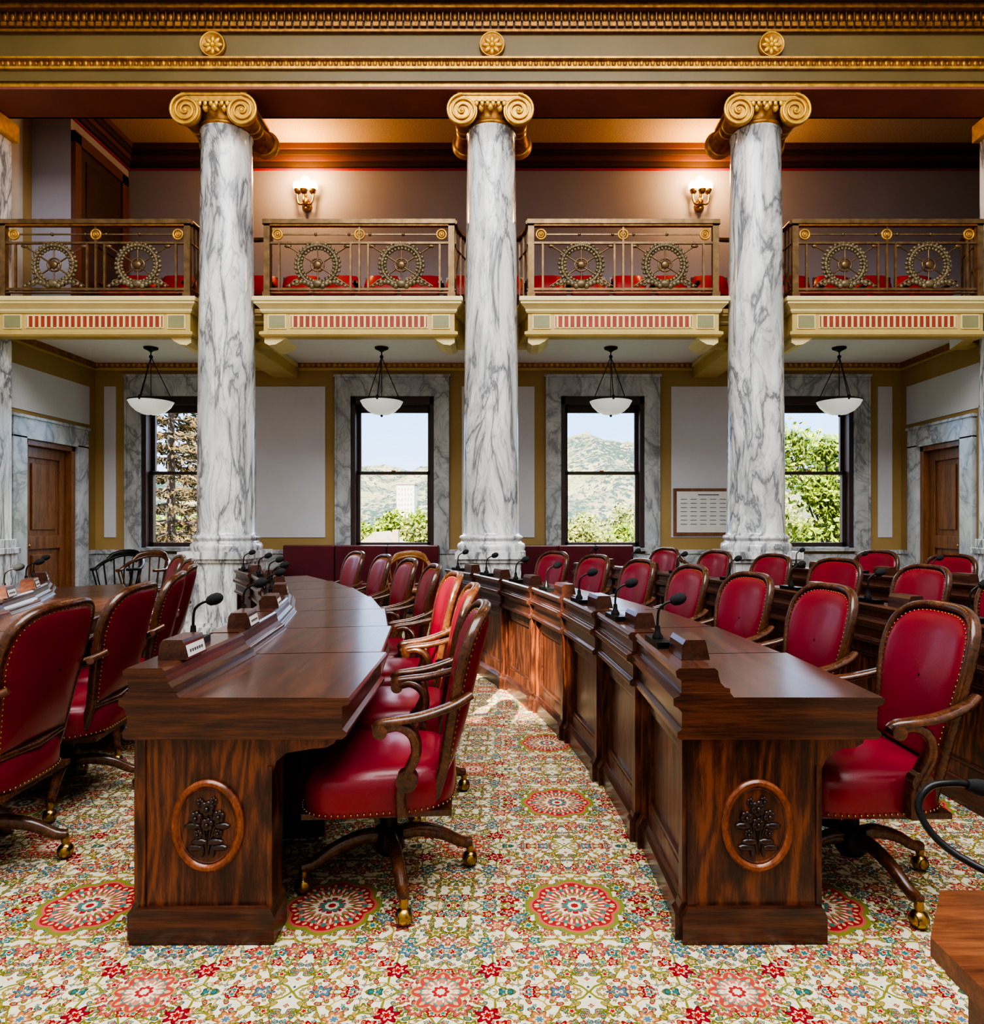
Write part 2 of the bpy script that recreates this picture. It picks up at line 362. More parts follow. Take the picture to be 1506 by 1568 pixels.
for i in range(4):
    a=CX[i]+.42; b=CX[i+1]-.42; yf=YC
    if i==0: a=-5.83
    for q0,q1 in ((a+.05,a+.26),(b-.26,b-.05)):
        m.box(q0,q1,yf-.012,yf+.01,3.51,3.675,creamlt); m.box(q0+.015,q1-.015,yf-.018,yf+.01,3.525,3.66,sage)
    p0,p1=a+.30,b-.30; m.box(p0,p1,yf-.010,yf+.01,3.515,3.67,creamlt); m.box(p0+.012,p1-.012,yf-.014,yf+.01,3.53,3.655,redp)
    n=int((p1-p0)/.068)
    for k in range(n):
        x=p0+(k+.5)*(p1-p0)/n; m.box(x-.012,x+.012,yf-.02,yf,3.525,3.66,creamlt)
m.obj('gallery_balcony')
m=M()
for c in CX[1:4]:
    m.box(c-.17,c+.17,8.2,YW,3.38,3.57,cream); m.box(c-.2,c+.2,8.2,YW,3.52,3.57,creamlt)
    for sg in (-1,1):
        xe=c+sg*.42
        prof=[(0,3.42),(0,3.36),(.05,3.33),(.13,3.34),(.2,3.38),(.24,3.42)]
        r=[[(xe+sg*p,y,z) for p,z in prof] for y in (7.86,8.3)]
        m.loft(r,creamlt,False)
m.obj('trim_3')
m=M(); m.box(XL,XR,YW-.07,YW,ZC-.06,ZC,golddk); m.box(XL,XR,YW-.03,YW,ZC-.1,ZC-.06,cream)
for k in range(150):
    x=XL+.05+k*(XR-XL)/150; m.box(x,x+.04,YW-.085,YW-.06,ZC-.055,ZC-.015,goldm)
m.obj('trim_4')
one('ceiling_gallery',[(XL-.3,XR+1.5,8.0,YW+.3,ZT,ZT+.25,tanceil)])
m=M()
for t,z0,z1,mt in ((.14,6.62,6.70,soffit),(.11,6.55,6.62,olived),(.08,6.48,6.55,soffit),(.05,6.41,6.48,olived),(.03,6.37,6.39,gred)):
    m.box(XL,XR+1.2,YW-t,YW,z0,z1,mt); m.box(-5.5,-5.5+t,8.6,YW,z0,z1,mt)
m.obj('trim_5')
one('wall_gallery_west',[(XL,-5.5,8.6,YW,ZG,ZT,mauve)])
m=M(); 
m.box(-5.5,-5.44,8.6,8.72,ZG,6.2,soffit);m.box(-5.5,-5.44,9.65,9.8,ZG,6.2,soffit);m.box(-5.5,-5.44,8.6,9.8,6.08,6.22,soffit);m.box(-5.5,-5.47,8.7,9.7,ZG,6.1,olived)
for z0,z1 in ((4.0,4.8),(4.95,5.95)): m.box(-5.48,-5.455,8.85,9.55,z0,z1,winframe)
m.obj('door_3')
# ---------------------------------------------------------------- entablature
m=M(); XA,XB=XL,XR
YR=7.98
L=[(6.0,6.03,7.44,YR,soffit2),(6.03,6.085,7.46,YR,goldm),(6.085,6.2,7.43,YR,olive),(6.2,6.225,7.40,YR,goldm),(6.225,6.30,7.42,YR,golddk),(6.30,6.32,7.38,YR,goldm),
 (6.32,6.60,7.44,YR,olive),(6.60,6.63,7.40,YR,golddk),(6.63,6.80,7.40,YR,olived),(6.80,6.85,7.32,YR,golddk),(6.85,6.92,7.25,YR,olived),(6.92,7.02,7.15,YR,olived),(7.02,7.3,6.85,YR,olived)]
for z0,z1,y0,y1,mt in L: m.box(XA,XB,y0,y1,z0,z1,mt)
m.box(XA,XB,7.5,YR,7.3,ZTOP,chamber); m.box(XA,XB,7.96,YR+.005,6.0,6.70,soffit)
n=int((XB-XA)/.085)
for k in range(n):
    x=XA+(k+.5)*(XB-XA)/n
    m.ball((x,7.395,6.745),.036,golddk,(.75,.6,1.25),8,5)
    if k<n-1: m.box(x+.037,x+.047,7.37,7.41,6.70,6.79,golddk)
    m.box(x-.03,x+.03,7.37,7.41,6.64,6.685,golddk)
n=int((XB-XA)/.06)
for k in range(n):
    x=XA+(k+.5)*(XB-XA)/n; m.ball((x,7.415,6.262),.026,goldm if k%2 else golddk,(.8,.6,1.2),6,4)
m.obj('entablature')
for c in CX[1:4]:
    m=M(); z=6.465; y=7.44
    m.lathe([(.001,-.02),(.1,-.02),(.115,-.03),(.13,-.03),(.14,-.015),(.14,0)],(0,0,0),golddk,28,'y')
    m.lathe([(.13,-.03),(.135,-.045),(.125,-.045),(.12,-.03)],(0,0,0),gold,28,'y',False)
    for k in range(8):
        a=2*pi*k/8; m.T=Matrix.Rotation(a,4,'Y'); m.ball((.065,-.025,0),.03,gold,(1.5,.6,.75),8,5)
    m.T=None; m.ball((0,-.03,0),.026,gold)
    m.obj('gilded_rosette',loc=(c+.02,y-.001,z))
# ---------------------------------------------------------------- columns
def column_mesh():
    m=M()
    for h,z0,z1 in ((.40,0,.16),(.37,.16,.2),(.335,.2,.86),(.36,.86,.9),(.385,.9,.98)):
        m.box(-h,h,-h,h,z0,z1,marb)
    pr=[(.38,.98),(.385,1.0),(.39,1.03),(.38,1.06),(.355,1.075),(.345,1.09),(.345,1.10),(.36,1.115),(.365,1.13),(.355,1.15),(.33,1.16),(.325,1.175)]
    N=20
    for i in range(N+1):
        t=i/N; pr.append((.315-.043*(t**1.6),1.19+t*(5.68-1.19)))
    pr+=[(.285,5.69),(.285,5.72)]
    m.lathe(pr,(0,0,0),marb,56)
    m.lathe([(.275,5.70),(.295,5.72),(.295,5.75),(.27,5.76),(.32,5.83),(.35,5.88),(.33,5.92)],(0,0,0),golddk,40)
    for k in range(20):
        a=2*pi*k/20; m.ball((.335*math.cos(a),.335*math.sin(a),5.85),.036,gold,(1,1,1.3),8,5)
    m.box(-.33,.33,-.33,.33,5.955,5.975,gold); m.box(-.36,.36,-.36,.36,5.97,6.0,gold)
    for y in (-.36,.36):
        m.box(-.33,.33,min(y,y*.85),max(y,y*.85),5.90,5.955,goldm)
        for k in range(6): m.ball((-.15+.06*k,y,5.88),.024,gold,(1,.6,1.4),8,5)
    for sx in (-1,1):
        cx=sx*.305; cz=5.80
        pr=[]
        for i in range(13):
            t=-1+2*i/12; pr.append((.085+.06*abs(t)**1.6,.345*t))
        m.lathe(pr,(cx,0,cz),golddk,24,'y')
        for sy in (-1,1):
            m.lathe([(.15,sy*.30),(.162,sy*.33),(.162,sy*.355)] if sy>0 else [(.162,-.355),(.162,-.33),(.15,-.30)],(cx,0,cz),goldm,32,'y')
            sp=[]
            for i in range(64):
                t=i/63; a=pi/2 - sx*t*2.6*2*pi; r=.152*(1-t)**.85+.02
                sp.append((cx+r*math.cos(a),sy*.368,cz+r*math.sin(a)))
            rr=[.016*(1-.5*i/63) for i in range(64)]
            m.sweep(sp,rr,rr,gold,6,up=(0,1,0)); m.ball((cx,sy*.365,cz),.026,gold,(1,.8,1))
        for y in (-.05,.05): m.lathe([(.08,y-.015),(.1,y),(.08,y+.015)],(cx,0,cz),gold,20,'y',False)
    return m.mesh('marble_column')
cm=column_mesh()
for c in CX[1:4]: put(cm,'marble_column',loc=(c,YC,-.002))
m=M()
for X,sg in ((XL,1),(XR,-1)):
    def pb(t,y0,y1,z0,z1,mat): m.box(min(X,X+sg*t),max(X,X+sg*t),y0,y1,z0,z1,mat)
    pb(.10,7.5,8.12,1.05,5.8,marb); pb(.14,7.46,8.16,0,.98,marb); pb(.17,7.44,8.18,.93,1.0,marb); pb(.14,7.48,8.14,1.0,1.1,marb); pb(.17,7.46,8.15,5.8,6.0,gold)
m.obj('trim_6',.006)
# ---------------------------------------------------------------- railing
def railing(a,b,returns=(1,1)):
    m=M(); y=YC+.02; z0=3.86; zt_=4.74
    w=b-a; cx=(a+b)/2
    for x in (a+.035,b-.035):
        m.box(x-.035,x+.035,y-.03,y+.03,z0,zt_,bronze); m.box(x-.045,x+.045,y-.045,y+.045,z0,z0+.07,bronze)
    m.box(a-.01,b+.01,y-.045,y+.045,zt_-.03,zt_+.02,bronze); m.box(a,b,y-.03,y+.03,zt_-.05,zt_-.03,golddk)
    for z,h in ((4.50,.012),(3.97,.014),(3.93,.008)): m.box(a,b,y-.014,y+.014,z-h,z+h,bronze)
    for s,x in ((-1,a),(1,b)):
        if (returns[0] if s<0 else returns[1]):
            m.sweep([(x,y,zt_),(x,y+.18,zt_),(x+s*.09,y+.48,zt_),(x+s*.3,y+.5,zt_)],.03,.03,bronze,6)
            for z in (4.5,3.97): m.sweep([(x,y,z),(x,y+.18,z),(x+s*.09,y+.48,z)],.012,.012,bronze,6)
            for t in (.09,.18,.33,.48):
                xx=x+s*max(0,(t-.18)/.3)*.09; m.box(xx-.01,xx+.01,y+t-.01,y+t+.01,z0,zt_,bronze)
            m.sweep([(x,y+.02,4.0),(x+s*.02,y+.3,4.48)],.01,.01,bronze,6)
    for x in (a+.17,cx-.10,cx,cx+.10,b-.17): m.box(x-.011,x+.011,y-.011,y+.011,3.95,4.5 if x!=cx else 4.72,bronze)
    def ring(x,z,r,t,mat,n=24): m.sweep([(x+r*math.cos(2*pi*k/n),y,z+r*math.sin(2*pi*k/n)) for k in range(n)],t,t,mat,6,up=(0,1,0),loop=True)
    for x in (a+.15,cx,b-.15):
        ring(x,4.60,.055,.012,goldm,16); ring(x,4.60,.028,.008,goldm,12); m.ball((x,y,4.60),.02,goldm)
    m.box(a+.2,cx-.06,y-.006,y+.006,4.592,4.608,bronze); m.box(cx+.06,b-.2,y-.006,y+.006,4.592,4.608,bronze)
    for x in (a+w*.27,cx-.12,cx+.12,a+w*.73,):
        m.ball((x,y,4.60),.02,bronze)
    for wx in (a+w*.28,b-w*.28):
        wz=4.25
        ring(wx,wz,.222,.022,bronzedk,32)
        for k in range(30):
            aa=2*pi*k/30
            for q,rr in ((.2,.19),(-.2,.252),(0,.222)):
                m.ball((wx+rr*math.cos(aa+q*.3),y+(-.012 if q==0 else 0),wz+rr*math.sin(aa+q*.3)),.022,bronzedk,(1,.8,1),6,4)
        m.ball((wx,y-.01,wz),.05,bronze,(1,.5,1),12,6); ring(wx,wz,.075,.01,bronze,16)
        m.sweep([(wx-.36,y+.005,wz-.245),(wx+.36,y+.005,wz+.23)],.009,.009,bronze,6); m.sweep([(wx-.36,y-.005,wz+.23),(wx+.36,y-.005,wz-.245)],.009,.009,bronze,6)
        m.sweep([(wx,y,wz-.28),(wx,y,wz+.245)],.008,.008,bronze,6)
        for sx in(-1,1):
            m.ball((wx+sx*.34,y,wz+.215),.028,bronze,(1.5,.6,.8),8,5)
            for j in range(7):
                t=j/6; m.ball((wx+sx*(.06+.26*t),y-.015,3.995+.045*math.sin(t*pi)+.01),.034*(1-.4*t),bronzedk,(1,.7,1),7,4)
            sc=[(wx+sx*(.24+.05*math.cos(q*.7)*(1-q/12)),y-.01,4.035+.05*math.sin(q*.7)*(1-q/12)) for q in range(10)]
            m.sweep(sc,.01,.01,bronzedk,5,up=(0,1,0))
        m.ball((wx,y-.02,4.03),.05,bronzedk,(1.2,.6,.9),10,6)
    m.obj('bronze_railing')
for i in range(4):
    a=CX[i]+.42 if i else -5.83; railing(a,CX[i+1]-.42,(i>0,True))
def theatre():
    m=M()
    for x in (-.27,.27):
        m.box(x-.02,x+.02,-.25,.22,0,.1,blackm); m.box(x-.02,x+.02,-.1,.15,.1,.58,blackm); m.box(x-.025,x+.025,-.25,.2,.56,.59,chairwood)
    rings=[]
    for i in range(9):
        t=i/8; z=.35+.47*t; w=.25*(1-.2*max(0,t-.7)**2/.09); b=.03*math.sin(pi*min(1,t*.9+.1))+.02
        y=.16+.08*t
        rings.append([(-w,y+.02,z),(-w,y-b*.5,z),(-w*.5,y-b-.02,z),(w*.5,y-b-.02,z),(w,y-b*.5,z),(w,y+.02,z)])
    m.loft(rings,gred); m.box(-.25,.25,.22,.25,.35,.8,chairwood)
    rings=[]
    for i in range(7):
        t=i/6; y=.16-.44*t; h=.05+.02*math.sin(pi*t); w=.24
        rings.append([(-w,y,.40),(w,y,.40),(w,y,.43+h*.5),(w*.7,y,.43+h),(-w*.7,y,.43+h),(-w,y,.43+h*.5)])
    m.loft(rings,gred); return m.mesh('gallery_seat')
tm=theatre()
for k in range(20):
    x=-5.1+k*.56
    put(tm,'gallery_seat',loc=(x,9.2,ZG))
# ---------------------------------------------------------------- sconces, pendants
def sconce(x):
    m=M()
    m.lathe([(.001,-.03),(.05,-.03),(.07,-.02),(.075,0)],(0,0,-.1),brass,20,'y')
    m.ball((0,-.06,-.06),.055,brass,(1,1,1.3)); m.ball((0,-.07,-.15),.03,brass)
    for sx,yy,zz in ((-1,-.1,.13),(1,-.1,.13),(0,-.17,.10),(0,-.06,.22)):
        X=sx*.105
        m.sweep(catmull([(0,-.05,-.05),(X*.8,yy*.9-.02,-.10),(X*1.1,yy,zz-.12),(X,yy,zz-.05)]),.015,.015,brass,6,up=(1,0,0))
        m.lathe([(.01,-.09),(.04,-.07),(.055,-.02)],(X,yy,zz),brass,14)
        m.ball((X,yy,zz+.03),.07,globe,(1,1,1.05),14,8)
    o=m.obj('wall_sconce',loc=(x,YW,5.94))
    l=bpy.data.lights.new('sconce_light','POINT'); l.energy=48; l.color=(1,.57,.23); l.shadow_soft_size=.12
    lo=bpy.data.objects.new('sconce_light',l); scene.collection.objects.link(lo); lo.location=(0,-.30,.2); lo.parent=o
sconce(-2.92); sconce(2.73)
def pendant():
    m=M()
    m.lathe([(.09,0),(.085,-.02),(.04,-.04),(.012,-.06)],(0,0,0),blackm,16)
    m.sweep([(0,0,-.03),(0,0,-.12)],.008,.008,blackm,6); m.ball((0,0,-.12),.025,blackm)
    for k in range(3):
        a=2*pi*k/3+.5
        m.sweep([(0,0,-.12),(.255*math.cos(a),.255*math.sin(a),-.68)],.006,.006,blackm,5); m.ball((.262*math.cos(a),.262*math.sin(a),-.69),.022,blackm,(1,1,1.5))
    m.sweep([(0,0,-.1),(0,0,-.72)],.005,.005,blackm,5)
    m.lathe([(.272,-.69),(.278,-.70),(.27,-.715),(.24,-.77),(.18,-.83),(.10,-.87),(.03,-.88)],(0,0,0),bowl,32)
    m.lathe([(.265,-.685),(.28,-.69),(.28,-.702),(.268,-.71)],(0,0,0),blackm,32,cap=False); m.ball((0,0,-.89),.018,blackm)
    return m.mesh('pendant_lamp')
pm=pendant()
for x in (-4.68,-1.67,1.32,4.3): put(pm,'pendant_lamp',loc=(x,8.95,ZC-.003))
# ---------------------------------------------------------------- desks
C=(-8.6,2.1)
def pol(r,t,z=0): return Vector((C[0]+r*math.cos(t),C[1]+r*math.sin(t),z))
def desk(r0,w,ta,tb,first=False,last=False):
    m=M(); L_=(pol(r0,ta)-pol(r0,tb)).length
    def P(r,s,z): return pol(r0+r-.02*(1-s),ta,z).lerp(pol(r0+r-.02*(1-s),tb,z),s)
    def pr(poly,s0,s1,mat): m.loft([[P(r,s0,z) for r,z in poly],[P(r,s1,z) for r,z in poly]],mat,False)
    def bx(a,b,s0,s1,z0,z1,mat): pr([(a,z0),(a,z1),(b,z1),(b,z0)],s0,s1,mat)
    g=.005/L_; s0=g if not first else -.03; s1=1-g
    top=[(.01,.64),(0,.645),(0,.662),(.014,.672),(.014,.725),(.002,.738),(-.012,.745),(-.012,.768),(.008,.776),(.008,.786),
      (.14,.786),(.165,.784),(.175,.771),
      (w,.77),(w+.006,.762),(w,.748),(w-.02,.742),(w-.02,.672),(w-.006,.662),(w-.006,.652),(w-.02,.64)]
    pr(top,s0,s1,oak)
    e0=.012/L_ if not first else -.02
    led=[(.014,.78),(.014,.822),(.0,.832),(-.004,.850),(.008,.86),(.118,.86),(.128,.852),(.13,.835),(.136,.815),(.15,.80),(.166,.797),(.166,.78)]
    pr(led,e0,1-.012/L_,oak)
    if first:
        pr(top,s0-.004/L_,s0-.0002,oakx); pr(led,e0-.004/L_,e0-.0002,oakx)
    bx(.058,.08,0+g,1-g,.02,.65,oakv)
    for a,b in ((g,.075),(.925,1-g)): bx(.022,.08,a,b,.1,.645,oakv)
    for a,b in ((.075,.12),(.88,.925)): bx(.042,.08,a,b,.1,.645,oakv)
    bx(.042,.08,.085,.915,.575,.645,oakv); bx(.042,.08,.085,.915,.1,.18,oakv)
    q=.018/L_
    bx(.046,.08,.12,.12+q,.18,.575,oak); bx(.046,.08,.88-q,.88,.18,.575,oak); bx(.046,.08,.12,.88,.557,.575,oak); bx(.046,.08,.12,.88,.18,.198,oak)
    pl=[(.018,0),(.018,.085),(.028,.10),(.036,.115),(.09,.115),(.09,0)]
    pr(pl,.08,.92,oak)
    pl=[(.0,0),(.0,.085),(.012,.10),(.02,.12),(.09,.12),(.09,0)]
    pr(pl,g,.08,oak); pr(pl,.92,1-g,oak)
    brk=[(.05,.02),(.05,.645),(w-.045,.645),(w-.05,.62),(w-.075,.607),(w-.12,.603),(.50,.59),(.47,.565),(.457,.53),(.455,.02)]
    t=.025/L_
    pr(brk,1-t-g,1-g,oakv)
    if not first: pr(brk,g,g+t,oakv)
    if first:
        e=.10/L_; pr([(r if r>.05 else .038,z) for r,z in brk],0,e,oakv)
        pr([(.018,0),(.018,.085),(.028,.10),(.036,.112),(.456,.112),(.462,.10),(.468,.085),(.468,0)],-.02/L_,e+.01,oakx)
        bx(.036,.062,-.006/L_,.02,.11,.64,oakv); bx(.44,.457,-.006/L_,.02,.11,.55,oakv)
        c=(.256,.365)
        def ell(k,sc,o): a=2*pi*k/36; return P(c[0]+.1*sc*math.cos(a),-o/L_,c[1]+.13*sc*math.sin(a))
        m.loft([[ell(k,.97,.0) for k in range(36)],[ell(k,.97,.004) for k in range(36)]],oakv,False)
        nrm=(P(0,1,0)-P(0,0,0)).normalized()
        m.sweep([ell(k,1.02,.004) for k in range(36)],.013,.013,oakr,8,up=nrm,loop=True)
        m.sweep([ell(k,.90,.003) for k in range(36)],.005,.005,oakv,6,up=nrm,loop=True)
        def Q(a,b,o=.006): return P(c[0]+a*.85,-o/L_,c[1]+b*.9)
        def flower(a,b,R):
            for k in range(6):
                an=2*pi*k/6+.3; m.ball(Q(a+R*.62*math.cos(an),b+R*.62*math.sin(an),.009),R*.42,oakd,(1,.55,1),8,5)
            m.ball(Q(a,b,.014),R*.3,oakd)
        for a,b,R in ((0,.06,.026),(-.042,.028,.022),(.042,.032,.022),(.0,.005,.022),(.022,.085,.015),(-.028,.08,.015),(-.035,-.03,.016),(.04,-.025,.016)):
            flower(a,b,R); m.sweep(catmull([Q(0,-.1),Q(a*.35,-.04),Q(a,b)],4),.004,.004,oakd,5,up=nrm)
        for sx in (-1,1):
            for a,b in ((.03,-.055),(.045,-.075),(.055,0.0)): m.ball(Q(sx*a,b,.008),.02,oakd,(1.3,.4,.55),8,5)
            m.ball(Q(sx*.02,-.085,.008),.014,oakd,(.6,.4,1.6),8,5)
    if last:
        pr([(.03,.0),(.03,.64),(.455,.64),(.455,0)],1-.05/L_,1-g,oakv)
    m.obj('senator_desk',.003)
def micmesh():
    m=M(); m.box(-.035,.02,-.09,.09,0,.022,blackm); m.lathe([(.02,.022),(.02,.03),(.011,.045),(.009,.07)],(-.01,0,0),blackm,14)
    p=catmull([(-.01,0,.05),(-.01,0,.09),(-.004,0,.13),(.02,0,.152),(.045,0,.16)],5); m.sweep(p,.0048,.0048,blackm,8,up=(0,1,0))
    m.sweep([(.04,0,.157),(.048,0,.160),(.065,0,.166),(.08,0,.172),(.092,0,.176),(.097,0,.178)],[.010,.018,.022,.021,.014,.005],[.010,.018,.022,.021,.014,.005],foam,14,up=(0,1,0))
    return m.mesh('gooseneck_microphone')
def platemesh():
    m=M(); pr=[(-.045,0),(.05,0),(.038,.055),(.034,.066),(-.03,.066),(-.04,.05)]
    m.loft([[(x,y,z) for x,z in pr] for y in (-.08,.08)],oak,False)
    m.add([(.0505,-.07,.008),(.0505,.07,.008),(.0415,.07,.046),(.0415,-.07,.046)],[(0,1,2,3)],paper)
    for k in range(6): m.box(.0445,.0482,-.05+k*.018,-.04+k*.018,.020,.030,ink)
    return m.mesh('name_plate')
mm=micmesh(); nm=platemesh()
# ---------------------------------------------------------------- chair
def chairmesh():
    m=M(); HB=.56; zb=.455
    def bend(y,z,o=0): return Vector((-.195-.20*z-.02*(z/HB)**2+.045*(y/.25)**2+o, y, zb+z))
    ol=[]
    for i in range(8): t=i/8; ol.append((.20+.052*t,.02+.33*t))
    for i in range(25):
        a=pi*i/24; c,s=math.cos(a),math.sin(a); ol.append((.252*math.copysign(abs(c)**.62,c),.35+.20*abs(s)**.62))
    for i in range(1,9): t=1-i/8; ol.append((-(.20+.052*t),.02+.33*t))
    cen=(0,.30)
    def fillp(o,bulge,mat,sc0):
        rings=[]
        for sc in (1,.97,.92,.82,.66,.45,.22,.02):
            rings.append([bend(cen[0]+(y-cen[0])*sc*sc0,cen[1]+(z-cen[1])*sc*sc0,o+bulge*(1-sc**5)**.6 if sc<1 else o) for y,z in ol])
        m.loft(rings,mat,True,cap=False)
    fillp(.012,.032,red,.93); fillp(-.012,-.018,red,.95)
    P=[bend(y*1.0,z) for y,z in ol]
    P=[P[0]+Vector((.03,0,-.10))]+P+[P[-1]+Vector((.03,0,-.10))]
    m.sweep(P,[.016]*len(P),[.020]*len(P),chairwood,8,up=(1,0,.1),sq=.7)
    m.sweep([bend(-.2,.02),bend(0,.015),bend(.2,.02)],.02,.016,chairwood,8)
    def nails(sc,o):
        Q=[bend(y*sc,cen[1]+(z-cen[1])*sc,o) for y,z in ol]; acc=0
        for a,b in zip(Q,Q[1:]):
            d=(b-a).length; 
            while acc<d: m.nail(a.lerp(b,acc/d),.0055,brass); acc+=.021
            acc-=d
    nails(.915,.018); nails(.93,-.016)
    def so(k,sc,n=40):
        a=2*pi*k/n; c,s=math.cos(a),math.sin(a)
        x=.052+.262*sc*math.copysign(abs(c)**.55,c); y=.262*sc*math.copysign(abs(s)**.55,s)
        y*=1+.10*(x-.05)/.26
        return x,y
    rg=[]
    for sc,z in ((.93,.335),(.985,.34),(1,.36),(1.01,.40),(1.005,.43),(.98,.452),(.94,.468),(.85,.483),(.7,.492),(.4,.497),(.02,.499)):
        rg.append([(*so(k,sc),z) for k in range(40)])
    m.loft(rg,red,True)
    Q=[Vector((*so(k,1.012),.352)) for k in range(40)]+[Vector((*so(0,1.012),.352))]; acc=0
    for a,b in zip(Q,Q[1:]):
        d=(b-a).length
        while acc<d: m.nail(a.lerp(b,acc/d),.006,brass); acc+=.021
        acc-=d
    m.box(-.2,.3,-.22,.22,.32,.34,chairwood)
    for s in (-1,1):
        A=catmull([(-.265,s*.245,.735),(-.2,s*.272,.705),(-.10,s*.292,.678),(-.02,s*.298,.668),(.03,s*.298,.66),(.052,s*.298,.645)],4)
        nA=len(A); m.sweep(A,[.018+.012*math.sin(pi*min(1,i/nA*1.1)) for i in range(nA)],.014,chairwood,8,sq=.75)
        m.sweep([(.03,s*.298-.026,.638),(.03,s*.298+.026,.638)],.024,.024,chairwood,14)
        B=catmull([(.02,s*.295,.645),(-.03,s*.293,.652),(-.075,s*.29,.62),(-.085,s*.285,.56),(-.06,s*.28,.50),(-.035,s*.278,.44),(-.035,s*.275,.35)],4)
        nB=len(B); m.sweep(B,[.018]*nB,[.024+.010*math.sin(pi*i/nB) for i in range(nB)],chairwood,8,up=(0,1,0),sq=.75)
        m.sweep([(-.055,s*.262,.47),(-.055,s*.305,.47)],.036,.036,chairwood,16); m.sweep([(-.055,s*.30,.47),(-.055,s*.312,.47)],.014,.014,chairwood,10)
    m.lathe([(.09,.325),(.1,.32),(.1,.30),(.03,.28),(.028,.2),(.05,.19),(.055,.12),(.04,.10)],(.03,0,0),blackm,18)
    for k in range(4):
        a=pi/2*k+.25; c,s=math.cos(a),math.sin(a)
        L=[(.03,.165),(.10,.17),(.19,.145),(.27,.10),(.31,.092)]
        pth=catmull([(.03+r*c,r*s,z) for r,z in L],4); n=len(pth)
        m.sweep(pth,[.024-.006*i/n for i in range(n)],[.028-.012*i/n for i in range(n)],chairwood,8,sq=.75)
        ex,ey=.03+.305*c,.305*s
        m.lathe([(.012,.09),(.016,.07),(.012,.055)],(ex,ey,0),brass,10)
        m.ball((ex+.0,ey+.0,.03),.030,brass,n=14,m=8); m.sweep([(ex-.022*s,ey+.022*c,.03),(ex+.022*s,ey-.022*c,.03)],.022,.022,rubber,12)
    return m.mesh('senate_armchair')
chm=chairmesh()
def chair(r,t,jit=0):
    p=pol(r,t); put(chm,'senate_armchair',loc=(p.x,p.y,0),rot=t+pi+jit)
rows=[(5.85,.66,.0,.105,6),(7.42,.70,.0065,.0887,7),(9.14,.64,.0055,.072,7),(10.74,.64,-.01,.067,8),(12.3,.64,-.01,.06,7)]
for ri,(r0,w,t0,dt,n) in enumerate(rows):
    for k in range(n):
        ta=t0+k*dt; desk(r0,w,ta,ta+dt,k==0,k==n-1)
        tq=ta+dt*.60; p=pol(r0+.03,tq,.8605); put(mm,'gooseneck_microphone',loc=tuple(p),rot=tq)
        tq=ta+dt*.28; p=pol(r0+.07,tq,.8605); put(nm,'name_plate',loc=tuple(p),rot=tq)
for k in range(6): chair(6.62,.075+.105*k,random.uniform(-.1,.1))
for k in range(7): chair(8.2,.052+.0887*k,random.uniform(-.06,.06) if k else .02)
for k in range(7): chair(9.89,.042+.072*k,random.uniform(-.06,.06) if k else -.05)
for k in range(8): chair(11.45,.024+.067*k,random.uniform(-.1,.1))
for k in range(2,7): chair(12.98,.015+.06*k,random.uniform(-.1,.1))
# ---------------------------------------------------------------- foreground desk with mic
m=M()
def polyprism(pts,z0,z1,mat): m.loft([[(x,y,z0) for x,y in pts],[(x,y,z1) for x,y in pts]],mat,False)
pts=[(.555,.905),(.64,1.02),(1.45,1.02),(1.45,.35),(.555,.35)]
def ins(pts,o): 
    cx=sum(p[0] for p in pts)/5; cy=sum(p[1] for p in pts)/5
    return [(x+(o if x<cx else -o),y+(o if y<cy else -o)) for x,y in pts]
frontw=wood('cherry_wood',(.06,.018,.008),(.14,.042,.015),(.24,.08,.027),(1,9,9),.3,.4)
polyprism(pts,.745,.77,frontw); polyprism(ins(pts,.012),.73,.745,frontw); polyprism(ins(pts,.03),.67,.73,frontw); polyprism(ins(pts,.045),.08,.67,frontw); polyprism(ins(pts,.03),0,.08,frontw)
polyprism([(.75,.97),(1.4,.97),(1.4,.93),(.75,.93)],.77,.80,frontw)
m.obj('clerk_desk',.004)
m=M()
base=Vector((.80,.86,.7705))
m.lathe([(.045,0),(.045,.012),(.02,.025),(.012,.05)],base,blackm,20)
pp=catmull([base+Vector((0,0,.04)),(.76,.90,.80),(.655,1.0,.83),(.622,1.04,.875),(.64,1.05,.91),(.68,1.05,.918),(.71,1.05,.913)],6)
m.sweep(pp,.0055,.0055,blackm,8,up=(.3,1,.2)); m.sweep([(.70,1.05,.915),(.715,1.05,.912),(.77,1.05,.90),(.785,1.05,.897)],[.008,.012,.012,.006],[.008,.012,.012,.006],foam,12,up=(0,1,0))
m.obj('desk_microphone')
def bench(x0,x1):
    m=M(); n=3
    for k in range(n):
        a=x0+(x1-x0)*k/n+.005; c=x0+(x1-x0)*(k+1)/n-.005
        m.box(a,c,9.28,9.70,.38,.47,maroon); m.box(a,c,9.66,9.78,.45,.97,maroon)
    m.box(x0,x1,9.30,9.8,.3,.38,oak); m.box(x0-.04,x0,9.28,9.80,0,.66,oak); m.box(x1,x1+.04,9.28,9.80,0,.66,oak); m.box(x0,x1,9.77,9.80,.1,.96,oak)
    m.obj('leather_bench',.02)
bench(-3.2,-1.0); bench(.15,1.75)
